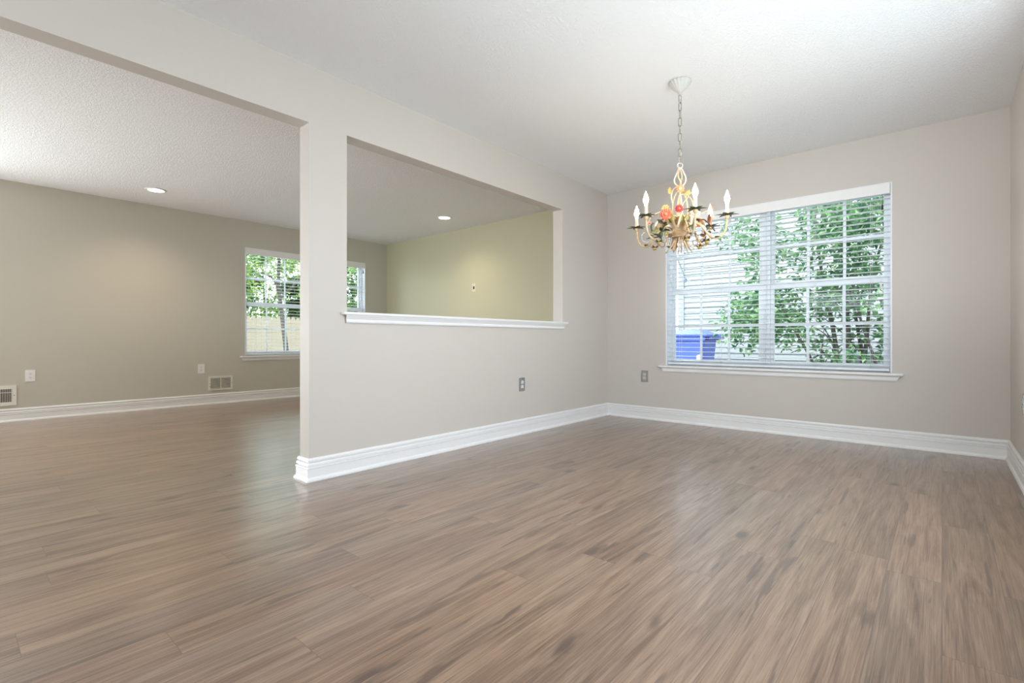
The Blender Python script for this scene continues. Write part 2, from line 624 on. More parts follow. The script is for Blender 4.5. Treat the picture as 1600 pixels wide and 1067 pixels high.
structure(MB().box(LX - 0.14, RX + 0.14, BY - 0.14, FY + 0.145, -0.12, 0.0).build('floor', 'floor_planks'))
structure(MB().box(LX - 0.14, RX + 0.14, BY - 0.14, FY + 0.145, CEIL, CEIL + 0.14).build('ceiling', 'ceiling_texture'))
wall('wall_partition', 'paint_dining', 'x', PB, PX, BY, FY + 0.145,
     holes=[(-1.1, PEND, 0.0, 2.105), (1.668, 3.996, 0.985, 2.104)])
wall('wall_far', 'paint_dining', 'y', WY, WY + 0.145, PX, RX, holes=[(DW['x0'], DW['x0'] + DW['W'], DW['z0'] - 0.022, DW['z1'])])
wall('wall_far_family', 'paint_olive', 'y', FY, FY + 0.145, LX, PB)
wall('wall_left', 'paint_family', 'x', LX - 0.14, LX, BY - 0.14, FY + 0.145, holes=[(FW['y0'], FW['y0'] + FW['W'], FW['z0'] - 0.022, FW['z1']), (-2.4, -0.6, 0.5, 2.0)])
wall('wall_right', 'paint_dining', 'x', RX, RX + 0.14, BY - 0.14, FY + 0.145, holes=[(0.8, 3.3, 0.8, 2.1)])
wall('wall_rear', 'paint_dining', 'y', BY - 0.14, BY, PX, RX, holes=[(-2.4, -0.2, 1.35, 2.05)])
wall('wall_rear_family', 'paint_family', 'y', BY - 0.14, BY, LX, PX)

# baseboards: profile (distance from wall, height)
BASE = [(0.0, 0.0), (0.027, 0.0), (0.0275, 0.008), (0.0235, 0.018), (0.0185, 0.022), (0.0170, 0.025), (0.0170, 0.072),
        (0.0200, 0.078), (0.0180, 0.0825), (0.0070, 0.0830), (0.0060, 0.0885), (0.0165, 0.0915), (0.0155, 0.101), (0.0125, 0.1065),
        (0.0020, 0.107), (0.0020, 0.1135), (0.0125, 0.1145), (0.0120, 0.124), (0.0080, 0.131), (0.003, 0.1345), (0.0, 0.1345)]

def sweep(b, path, prof, left=True, m0=None, m1=None):
    """mitred sweep of a profile along a plan path; the profile stands to the left of travel.
    m0/m1: +1 for an inside corner mitre at the end, 0 for square"""
    P = [Vector((p[0], p[1])) for p in path]
    s = 1 if left else -1
    rings = []
    for i, p in enumerate(P):
        d0 = (P[i] - P[i - 1]).normalized() if i > 0 else None
        d1 = (P[i + 1] - P[i]).normalized() if i < len(P) - 1 else None
        if d0 is None:
            n = Vector((-d1.y, d1.x)) * s
            off = n + (d1 if m0 else Vector((0, 0)))
        elif d1 is None:
            n = Vector((-d0.y, d0.x)) * s
            off = n - (d0 if m1 else Vector((0, 0)))
        else:
            n0 = Vector((-d0.y, d0.x)) * s
            n1 = Vector((-d1.y, d1.x)) * s
            off = (n0 + n1) / (1 + n0.dot(n1))
        rings.append([(p.x + off.x * d, p.y + off.y * d, z) for d, z in prof])
    n = len(prof)
    vs = [q for r in rings for q in r]
    fs = []
    for i in range(len(rings) - 1):
        for k in range(n):
            l = (k + 1) % n
            fs.append((i * n + k, (i + 1) * n + k, (i + 1) * n + l, i * n + l))
    fs.append(tuple(range(n)))
    fs.append(tuple(range(len(vs) - 1, len(vs) - n - 1, -1)))
    return b.add(vs, fs)

def baseboard(name, path, m0=0, m1=0):
    b = MB()
    sweep(b, path, BASE, True, m0, m1)
    o = b.build(name, 'trim_white')
    bm_fix(o)
    return structure(o)

# walking with the wall on the right, room on the left
baseboard('baseboard_far', [(RX, WY), (PX, WY)], 1, 1)
baseboard('baseboard_partition', [(PX, WY), (PX, PEND), (PB, PEND), (PB, FY)], 1, 1)
baseboard('baseboard_far_family', [(PB, FY), (LX, FY)], 1, 1)
baseboard('baseboard_left', [(LX, FY), (LX, BY)], 1, 0)
baseboard('baseboard_right', [(RX, BY), (RX, WY)], 0, 1)

# pass-through ledge: board with nosed ends and a moulded apron
b = MB()
b.box(PB - 0.002, PX + 0.002, 1.668, 3.996, 0.9855, 1.0035)
b.rbox(PX + 0.001, PX + 0.042, 1.6245, 4.04, 0.985, 1.004, 0.006, 'y')
b.rbox(PB - 0.035, PB - 0.001, 1.6245, 4.04, 0.985, 1.004, 0.006, 'y')
ap = [(0.0, 0.0), (0.012, 0.0), (0.016, 0.008), (0.016, 0.024), (0.020, 0.028), (0.024, 0.036), (0.030, 0.043), (0.030, 0.049), (0.0, 0.049)]
def apron(b, wallx, sgn, y0, y1, z, slope=0.25):
    n = len(ap)
    vs = [(wallx + sgn * d, y0 - (d - 0.03) * 0.5 - 0.0, z + h) for d, h in ap] + [(wallx + sgn * d, y1 + (d - 0.03) * 0.5, z + h) for d, h in ap]
    fs = [(k, (k + 1) % n, n + (k + 1) % n, n + k) for k in range(n)] + [tuple(range(n)), tuple(range(2 * n - 1, n - 1, -1))]
    b.add(vs, fs)
apron(b, PX, 1, 1.648, 4.016, 0.936)
apron(b, PB, -1, 1.648, 4.016, 0.936)
o = b.build('trim_1', 'trim_white'); bm_fix(o); structure(o)

# ------------------------------------------------------------------ windows (local x along the wall, y outward, z up)
def window(name, loc, rotz, W, z0, z1):
    root = empty(name, loc, rotz)
    structure(root)
    D0, D1 = 0.088, 0.148
    f = MB()
    # jamb liners of the reveal and the outer frame with its mullion
    f.box(0, 0.010, 0.002, D1, z0, z1); f.box(W - 0.010, W, 0.002, D1, z0, z1); f.box(0.010, W - 0.010, 0.002, D1, z1 - 0.010, z1)
    for x0, x1 in ((0.010, 0.030), (W / 2 - 0.034, W / 2 + 0.034), (W - 0.030, W - 0.010)):
        f.box(x0, x1, D0 - 0.006, D1 - 0.002, z0, z1 - 0.010)
    f.box(W / 2 - 0.008, W / 2 + 0.008, D0 - 0.012, D0 - 0.006, z0, z1 - 0.010)
    f.box(0.030, W - 0.030, D0, D1 - 0.002, z0, z0 + 0.022)
    f.box(0.030, W - 0.030, D0, D1 - 0.002, z1 - 0.035, z1 - 0.010)
    f.build('window_frame', 'window_vinyl', root)
    zm = 1.325
    for (x0, x1) in ((0.030, W / 2 - 0.034), (W / 2 + 0.034, W - 0.030)):
        for kind, ya, yb, za, zb, rb, rt in (('lower_sash', D0 + 0.002, D0 + 0.028, z0 + 0.022, zm + 0.012, 0.042, 0.042),
                                             ('upper_sash', D0 + 0.030, D0 + 0.056, zm - 0.012, z1 - 0.035, 0.042, 0.036)):
            s = MB()
            sw = 0.030
            s.box(x0 + 0.001, x0 + sw, ya, yb, za, zb); s.box(x1 - sw, x1 - 0.001, ya, yb, za, zb)
            s.box(x0 + sw, x1 - sw, ya, yb, za, za + rb); s.box(x0 + sw, x1 - sw, ya, yb, zb - rt, zb)
            so = s.build(kind, 'window_vinyl', root)
            gx0, gx1, gz0, gz1 = x0 + sw, x1 - sw, za + rb, zb - rt
            ym = (ya + yb) / 2
            g = MB()
            for k in (1, 2):
                xc = gx0 + (gx1 - gx0) * k / 3
                g.box(xc - 0.0115, xc + 0.0115, ym - 0.006, ym - 0.002, gz0, gz1)
            zc = (gz0 + gz1) / 2
            g.box(gx0, gx1, ym - 0.0065, ym - 0.0015, zc - 0.0115, zc + 0.0115)
            g.build('grille', 'window_vinyl', so)
            MB().box(gx0 - 0.004, gx1 + 0.004, ym + 0.002, ym + 0.006, gz0 - 0.004, gz1 + 0.004).build('pane', 'window_glass', so)
            if kind == 'lower_sash':
                xc = (x0 + x1) / 2
                l = MB()
                l.rbox(xc - 0.028, xc + 0.028, ya + 0.002, yb - 0.004, zb, zb + 0.006, 0.003, 'z')
                l.rbox(xc - 0.010, xc + 0.022, ya + 0.004, yb - 0.010, zb + 0.006, zb + 0.016, 0.003, 'z')
                l.build('sash_lock', 'window_vinyl', so)
    st = MB()
    st.rbox(-0.064, W + 0.072, -0.042, -0.001, z0 - 0.021, z0, 0.006, 'x')
    st.box(0.0, W, -0.010, D0, z0 - 0.021, z0 - 0.0005)
    st.build('window_stool', 'trim_white', root)
    a = MB()
    n = 6
    pr = [(-0.001, 0.0), (-0.010, 0.0), (-0.014, 0.010), (-0.014, 0.030), (-0.018, 0.042), (-0.001, 0.042)]
    zb = z0 - 0.063
    xs0 = [-0.026, -0.026, -0.028, -0.036, -0.046, -0.046]
    vs = [(xs0[i], d, zb + h) for i, (d, h) in enumerate(pr)] + [(W - xs0[i] + 0.004, d, zb + h) for i, (d, h) in enumerate(pr)]
    fs = [(k, (k + 1) % n, n + (k + 1) % n, n + k) for k in range(n)] + [tuple(range(n)), tuple(range(2 * n - 1, n - 1, -1))]
    a.add(vs, fs)
    ao = a.build('window_apron', 'trim_white', root); bm_fix(ao)
    return root

def blind(loc, rotz, W, z0, z1, label, cords, tassel_mats):
    root = empty('window_blind', loc, rotz)
    tag(root, label, 'window blind', 'slatted window blinds')
    v = MB()
    v.rbox(0.012, W - 0.012, -0.004, 0.008, z1 - 0.088, z1 - 0.004, 0.003, 'x')
    v.box(0.012, 0.020, 0.008, 0.070, z1 - 0.088, z1 - 0.004); v.box(W - 0.020, W - 0.012, 0.008, 0.070, z1 - 0.088, z1 - 0.004)
    v.build('valance', 'trim_white', root)
    MB().box(0.022, W - 0.022, 0.016, 0.066, z1 - 0.062, z1 - 0.011).build('headrail', 'blind_white', root)
    zt, zb = z1 - 0.115, z0 + 0.052
    n = int(round((zt - zb) / 0.0445))
    s = MB()
    yc = 0.041
    for i in range(n + 1):
        z = zb + (zt - zb) * i / n
        prof = []
        for k in range(6):
            q = -0.025 + 0.05 * k / 5
            prof.append((yc + q, z + 0.0022 * (1 - (q / 0.025) ** 2)))
        poly = prof + [(y_, z_ - 0.0026) for y_, z_ in reversed(prof)]
        m = len(poly)
        vs = [(0.016, a_, b_) for a_, b_ in poly] + [(W - 0.016, a_, b_) for a_, b_ in poly]
        fs = [(k, (k + 1) % m, m + (k + 1) % m, m + k) for k in range(m)] + [tuple(range(m)), tuple(range(2 * m - 1, m - 1, -1))]
        s.add(vs, fs)
    so = s.build('slats', 'blind_white', root); bm_fix(so)
    MB().rbox(0.016, W - 0.016, yc - 0.025, yc + 0.025, z0 + 0.012, z0 + 0.030, 0.004, 'x').build('bottom_rail', 'blind_white', root)
    c = 5
    for k in range(c):
        x = 0.14 + (W - 0.28) * k / (c - 1)
        l = MB()
        for y_ in (yc - 0.027, yc + 0.027):
            l.tube([(x, y_, z0 + 0.028), (x, y_, z1 - 0.06)], 0.0009, 5)
        l.tube([(x + 0.012, yc, z0 + 0.030), (x + 0.012, yc, z1 - 0.06)], 0.0009, 5)
        l.build('ladder_cord', 'cord_white', root)
    for (x, zl, m) in cords:
        l = MB()
        l.tube([(x, yc - 0.034, z1 - 0.07), (x, yc - 0.034, zl)], 0.0011, 5)
        lo = l.build('lift_cord', 'cord_white' if m == 'cord_white' else 'cord_dark', root)
        t = MB()
        t.lathe([(0.001, 0.0), (0.004, -0.004), (0.006, -0.022), (0.0075, -0.040), (0.005, -0.046)], 12, Matrix.Translation((x, yc - 0.034, zl)))
        t.build('tassel', m, lo)
    return root

window('window_1', (DW['x0'], WY, 0), 0.0, DW['W'], DW['z0'], DW['z1'])
window('window_2', (LX, FW['y0'], 0), pi / 2, FW['W'], FW['z0'], FW['z1'])
blind((DW['x0'], WY, 0), 0.0, DW['W'], DW['z0'], DW['z1'],
      'white slatted blind hanging in the dining room window behind the chandelier',
      [(DW['W'] - 0.062, 1.90, 'cord_dark'), (DW['W'] - 0.070, 1.28, 'cord_white')], None)
blind((LX, FW['y0'], 0), pi / 2, FW['W'], FW['z0'], FW['z1'],
      'white slatted blind in the left room window, partly hidden by the wall end',
      [(0.030, 1.31, 'cord_dark'), (FW['W'] - 0.035, 1.96, 'cord_dark')], None)

# invented, unseen windows (frames only), added to house the fill lamps
def simple_frame(name, loc, rotz, W, z0, z1, n):
    root = empty(name, loc, rotz); structure(root)
    f = MB()
    for k in range(n + 1):
        x = W * k / n
        x = min(max(x, 0.03), W - 0.03)
        f.box(x - 0.03, x + 0.03, 0.05, 0.10, z0, z1)
    f.box(0.03, W - 0.03, 0.055, 0.095, z1 - 0.07, z1); f.box(0.03, W - 0.03, 0.055, 0.095, z0, z0 + 0.08)
    f.build('window_frame', 'window_vinyl', root)
simple_frame('added_window_5', (-0.2, BY, 0), pi, 2.2, 1.35, 2.05, 2)
simple_frame('added_window_3', (RX, 3.3, 0), -pi / 2, 2.5, 0.8, 2.1, 3)
simple_frame('added_window_4', (LX, -2.4, 0), pi / 2, 1.8, 0.5, 2.0, 2)

# ------------------------------------------------------------------ outlets, vents, wall plate (local: front is -y)
def outlet(loc, rotz, label, plate, face, w=0.076, h=0.120, group='duplex wall outlets'):
    root = empty('wall_outlet', loc, rotz)
    tag(root, label, 'outlet', group)
    MB().rbox(-w / 2, w / 2, -0.007, -0.0005, -h / 2, h / 2, 0.005, 'y').build('cover_plate', plate, root)
    for s in (1, -1):
        zc = s * 0.0195
        pts = []
        for k in range(20):
            a = 2 * pi * k / 20
            pts.append((0.017 * cos(a), max(-0.0135, min(0.0135, 0.017 * sin(a))) + zc))
        f = MB()
        f.prism(pts, 0.0068, 0.0090, Matrix.Rotation(pi / 2, 4, 'X'))
        r = f.build('receptacle', face, root); bm_fix(r)
        q = MB()
        q.box(-0.0078, -0.0052, -0.0095, -0.0088, zc - 0.001, zc + 0.008)
        q.box(0.0052, 0.0078, -0.0095, -0.0088, zc - 0.001, zc + 0.007)
        q.lathe([(0.003, 0.0), (0.003, 0.0008)], 10, Matrix.Translation((0, -0.0087, zc - 0.007)) @ Matrix.Rotation(pi / 2, 4, 'X'))
        q.build('slot', 'dark_slot', r)
    MB().lathe([(0.0032, 0.0), (0.0032, 0.001), (0.002, 0.0016)], 10,
               Matrix.Translation((0, -0.0068, 0)) @ Matrix.Rotation(pi / 2, 4, 'X')).build('screw', plate, root)
    return root

outlet((-2.360, WY, 0.450), 0.0, 'steel outlet plate on the window wall, left of the window sill', 'plate_steel', 'plate_ivory')
outlet((PX, 3.372, 0.438), pi / 2, 'steel outlet plate with white sockets low on the wall under the pass-through', 'plate_steel', 'plate_white')
outlet((LX, 0.625, 0.460), pi / 2, 'white outlet on the left room wall, above the cut-off vent', 'plate_white', 'plate_white')
outlet((LX, 2.192, 0.463), pi / 2, 'white outlet on the left room wall, beside the two-panel vent', 'plate_white', 'plate_white')
outlet((RX, 4.085, 0.460), -pi / 2, 'steel outlet plate barely visible at the right edge on the right wall', 'plate_steel', 'plate_ivory')

root = empty('cable_plate', (-5.025, FY, 1.570), 0.0)
tag(root, 'small ivory cable plate with dark centre, on the olive wall in the opening', 'wall plate')
MB().rbox(-0.037, 0.037, -0.007, -0.0005, -0.060, 0.060, 0.005, 'y').build('cover_plate', 'plate_ivory', root)
MB().rbox(-0.014, 0.014, -0.0095, -0.0068, -0.020, 0.020, 0.004, 'y').build('jack', 'dark_slot', root)
for s in (1, -1):
    MB().lathe([(0.003, 0.0), (0.003, 0.001), (0.002, 0.0016)], 10,
               Matrix.Translation((0, -0.0068, s * 0.042)) @ Matrix.Rotation(pi / 2, 4, 'X')).build('screw', 'plate_ivory', root)

def vent_frame(root, w, h, b):
    f = MB()
    t0, t1 = -0.012, -0.0005
    for (x0, x1, z0, z1) in ((-w / 2, w / 2, h / 2 - b, h / 2), (-w / 2, w / 2, -h / 2, -h / 2 + b), (-w / 2, -w / 2 + b, -h / 2 + b, h / 2 - b), (w / 2 - b, w / 2, -h / 2 + b, h / 2 - b)):
        f.box(x0, x1, t0, t1, z0, z1)
    f.box(-w / 2 + b * 0.5, w / 2 - b * 0.5, -0.0135, -0.012, h / 2 - b * 0.5, h / 2 - b * 0.2)
    f.build('frame', 'grille_white', root)
    MB().box(-w / 2 + b, w / 2 - b, -0.0025, -0.0005, -h / 2 + b, h / 2 - b).build('backing', 'duct_dark', root)

# two-panel register with horizontal louvres
root = empty('wall_vent', (LX, 2.418, 0.268), pi / 2)
tag(root, 'white two-panel wall vent with fine horizontal louvres above the left room baseboard', 'vent', 'wall vents of the left room')
w_, h_, b_ = 0.284, 0.180, 0.021
vent_frame(root, w_, h_, b_)
for (x0, x1) in ((-w_ / 2 + b_, -0.004), (0.004, w_ / 2 - b_)):
    l = MB()
    for k in range(8):
        z = -h_ / 2 + b_ + (h_ - 2 * b_) * (k + 0.5) / 8
        l.add([(x0, -0.011, z - 0.0035), (x1, -0.011, z - 0.0035), (x1, -0.003, z + 0.0035), (x0, -0.003, z + 0.0035),
               (x0, -0.011, z - 0.0023), (x1, -0.011, z - 0.0023), (x1, -0.003, z + 0.0047), (x0, -0.003, z + 0.0047)],
              [(0, 3, 2, 1), (4, 5, 6, 7), (0, 1, 5, 4), (1, 2, 6, 5), (2, 3, 7, 6), (3, 0, 4, 7)])
    l.build('louvres', 'grille_white', root)
MB().box(-0.004, 0.004, -0.0118, -0.0026, -h_ / 2 + b_, h_ / 2 - b_).build('divider', 'grille_white', root)
MB().tube([(-w_ / 2 + 0.012, -0.012, -0.035), (-w_ / 2 + 0.012, -0.022, -0.042)], 0.003, 8).build('damper_lever', 'dark_slot', root)
for s in (1, -1):
    MB().lathe([(0.004, 0.0), (0.003, 0.0015)], 10, Matrix.Translation((s * (w_ / 2 - 0.010), -0.012, 0)) @ Matrix.Rotation(pi / 2, 4, 'X')).build('screw', 'duct_dark', root)

# return grille with vertical bars, cut by the photo's left edge
root = empty('wall_vent', (LX, 0.343, 0.268), pi / 2)
tag(root, 'white wall vent with dark vertical bars at the left edge of the photo', 'vent', 'wall vents of the left room')
w_, h_, b_ = 0.36, 0.200, 0.034
vent_frame(root, w_, h_, b_)
l = MB()
for k in range(24):
    x = -w_ / 2 + b_ + (w_ - 2 * b_) * (k + 0.5) / 24
    l.box(x - 0.0018, x + 0.0018, -0.011, -0.003, -h_ / 2 + b_, h_ / 2 - b_)
l.box(-w_ / 2 + b_, w_ / 2 - b_, -0.006, -0.003, 0.028, 0.033)
l.build('bars', 'grille_white', root)
for s in (1, -1):
    MB().lathe([(0.004, 0.0), (0.003, 0.0015)], 10, Matrix.Translation((s * (w_ / 2 - 0.016), -0.012, 0)) @ Matrix.Rotation(pi / 2, 4, 'X')).build('screw', 'duct_dark', root)

# ------------------------------------------------------------------ recessed downlights
def downlight(x, y, label, energy):
    root = empty('recessed_light', (x, y, CEIL))
    tag(root, label, 'ceiling light', 'recessed lights of the left room')
    t = MB()
    t.lathe([(0.098, -0.0005), (0.098, -0.005), (0.088, -0.009), (0.078, -0.009), (0.074, -0.004), (0.074, -0.0005)], 40)
    t.build('trim_ring', 'trim_white', root)
    e = MB()
    e.lathe([(0.0735, -0.001), (0.0735, -0.004), (0.05, -0.012), (0.02, -0.016), (0.004, -0.017)], 36)
    e.build('lens', 'downlight_lens', root)
    l = light('recessed_lamp', 'SPOT', (0, 0, -0.04), (0, 0, 0), energy, (1.0, 0.80, 0.58),
              spot_size=radians(140), spot_blend=1.0, shadow_soft_size=0.06)
    l.parent = root
downlight(-6.38, 1.53, 'recessed ceiling light of the left room, seen through the wide doorless opening', 24)
downlight(-4.95, 4.36, 'recessed ceiling light seen through the pass-through above the olive wall', 20)

# ------------------------------------------------------------------ chandelier
def cpx(px, py, dep):
    """point in the chandelier's own axes (x right, y away, z below ceiling) for a chosen depth offset"""
    D = 3.10 + dep
    return Vector(((px - 800) / 776.39 * D - 1.0482, dep, CAM_H + (531 - py) * D / 776.39 - CEIL))

def polar(r, a, z):
    return Vector((r * cos(a), r * sin(a), z + 0.008 - CEIL))

CH = empty('chandelier', (0, 0, 0), TH)
fw = Vector((-sin(TH), cos(TH), 0)); rt = Vector((cos(TH), sin(TH), 0))
CH.location = fw * 3.10 + rt * 1.0482 + Vector((0, 0, CEIL))
tag(CH, 'cream painted metal flower chandelier with six candle bulbs hanging from the ceiling by a chain', 'chandelier')

b = MB()
b.lathe([(0.065, -0.0005), (0.066, -0.008), (0.056, -0.024), (0.040, -0.044), (0.024, -0.058), (0.014, -0.066), (0.010, -0.070)], 96,
        mod=lambda a, z: 1 + 0.055 * cos(18 * a) * min(1, (0.075 + z) / 0.05))
co_ = b.build('canopy', 'canopy_white', CH)
b = MB()
b.lathe([(0.011, -0.066), (0.012, -0.072), (0.009, -0.080), (0.005, -0.086)], 20)
b.build('collar', 'chand_grey', CH)

# chain: links turned by turns, plus the cord threaded through it
def link_path(z, ang, half=0.027, r=0.0092):
    pts = []
    for k in range(16):
        a = 2 * pi * k / 16
        x = r * cos(a)
        zz = (half - r) * (1 if sin(a) >= 0 else -1) + r * sin(a)
        pts.append((x * cos(ang), x * sin(ang), z + zz))
    return pts
z = -0.108
k = 0
while z > -0.495:
    MB().tube(link_path(z, 0.5 + k * pi / 2 + 0.15 * k), 0.0024, 8, closed=True).build('chain_link', 'chain_metal', CH)
    z -= 0.0478
    k += 1
pts = [(0.006 * sin(i * 1.3), 0.006 * cos(i * 1.1), -0.08 - i * 0.0145) for i in range(30)]
MB().tube(spline(pts, 3), 0.0018, 6).build('lamp_cord', 'chand_white', CH)
MB().tube([(0.016 * cos(2 * pi * q / 24), 0, -0.522 + 0.016 * sin(2 * pi * q / 24)) for q in range(24)], 0.003, 8, closed=True).build('hanging_loop', 'chand_white', CH)
b = MB()
b.lathe([(0.008, -0.534), (0.013, -0.538), (0.013, -0.546), (0.008, -0.552)], 16)
b.build('top_knot', 'chand_white', CH)

# cage of wires: a balloon under the loop, then a waist, then a wide fall to the band
for q in range(4):
    a = pi / 4 + q * pi / 2
    P = [polar(0.006, a, 1.896), polar(0.020, a, 1.868), polar(0.034, a + 0.15, 1.832), polar(0.031, a + 0.5, 1.803), polar(0.012, a + 1.1, 1.775),
         polar(0.020, a + 1.9, 1.745), polar(0.040, a + 2.2, 1.690), polar(0.046, a + 2.3, 1.62), polar(0.038, a + 2.3, 1.54), polar(0.032, a + 2.3, 1.485)]
    MB().tube(spline(P, 8), 0.0042, 8).build('frame_wire', 'chand_white' if q % 2 else 'chand_cream', CH)
MB().tube([polar(0, 0, 1.79), polar(0, 0, 1.46)], 0.006, 10).build('centre_rod', 'chand_cream', CH)

# arched tendrils springing from the cage
def tendril(pts, r=0.0032, m='chand_cream'):
    MB().tube(spline(pts, 8), r, 7).build('tendril', m, CH)
tendril([polar(0.03, -1.9, 1.60), polar(0.035, -1.3, 1.665), polar(0.045, -0.6, 1.70), cpx(1077, 301, -0.06)])
tendril([cpx(1061, 304, -0.02), cpx(1071, 304, -0.02), cpx(1080, 311, -0.03), cpx(1083, 320, -0.05)])
tendril([cpx(1050, 330, -0.05), cpx(1036, 330, -0.06), cpx(1020, 337, -0.07), cpx(1012, 347, -0.08)])
tendril([cpx(1095, 334, 0.06), cpx(1104, 330, 0.08), cpx(1112, 334, 0.10), cpx(1116, 342, 0.10)])
tendril([cpx(1051, 318, -0.02), cpx(1049, 306, -0.02), cpx(1052, 296, -0.01), cpx(1060, 290, 0)], 0.0038)
tendril([cpx(1092, 346, -0.05), cpx(1100, 343, -0.02), cpx(1110, 352, 0.0), cpx(1117, 361, 0.02)], 0.0042, 'chand_brown')
tendril([cpx(1056, 352, -0.05), cpx(1058, 330, -0.06), cpx(1060, 312, -0.05), cpx(1064, 298, -0.04)], 0.0036)
tendril([cpx(1062, 352, -0.06), cpx(1061, 340, -0.08), cpx(1061, 328, -0.085)], 0.003)

# broad curled strap leaves opening out above the band
for q in range(6):
    a = radians(-90 + 34 + 60 * q) if q else radians(-84)
    R = Matrix.Rotation(a, 4, 'Z')
    s_ = 1.0 if q else 0.72
    rad = [(0.034, 1.462), (0.040, 1.505), (0.052, 1.545), (0.080, 1.575), (0.112, 1.578), (0.138, 1.555), (0.148, 1.525), (0.140, 1.503)]
    P = [Vector((0.034 + (r - 0.034) * s_, 0, zz - CEIL)) for r, zz in rad]
    P = spline(P, 4)
    n = len(P)
    wd = [0.026 + 0.042 * sin(pi * min(1, i / (n - 1) * 1.05)) ** 0.8 * (1 - 0.35 * i / n) for i in range(n)]
    g = MB().strap(P, wd, (0, 1, 0), 0.0025, R).build('strap_leaf', 'chand_cream', CH)
    P2 = [p + Vector((0.0030, 0, -0.0022)) for p in P[7:-3]]
    nn = len(P2)
    MB().strap(P2, [0.004 + x * 0.52 * sin(pi * (ii + 0.3) / (nn - 0.4)) ** 0.6 for ii, x in enumerate(wd[7:-3])], (0, 1, 0), 0.002, R).build('leaf_lining', 'chand_brown', g)

b = MB()
for zz in (1.462, 1.470, 1.478, 1.486, 1.493):
    b.tube([polar(0.046, 2 * pi * q / 28, zz) for q in range(28)], 0.0052, 8, closed=True)
b.build('band', 'chand_tan', CH)

# stems flaring out under the band, like the cut ends of a bouquet
for q in range(18):
    a = 2 * pi * q / 18 + random.uniform(-0.08, 0.08)
    inner = q % 3 == 0
    r1 = random.uniform(0.038, 0.052) if inner else random.uniform(0.078, 0.098)
    zt = random.uniform(1.368, 1.385)
    P = [polar(0.030, a, 1.476), polar(0.036, a, 1.445), polar(0.036 + (r1 - 0.036) * 0.35, a, 1.413), polar(r1, a, zt)]
    P = spline(P, 6)
    n = len(P)
    MB().tube(P, [0.0058 - 0.0022 * i / n for i in range(n)], 8, flat=0.75).build('stem', 'chand_tan' if q % 2 else 'chand_cream', CH)

# arms, each with leafy cup, candle and flame bulb
def whorl(b, c, n, length, width, curl, tilt, a0=0.0, thick=0.0014):
    for q in range(n):
        a = a0 + 2 * pi * q / n
        M = Matrix.Translation(c) @ Matrix.Rotation(a, 4, 'Z') @ Matrix.Rotation(-tilt, 4, 'Y')
        b.petal(M, length, width, curl, thick)

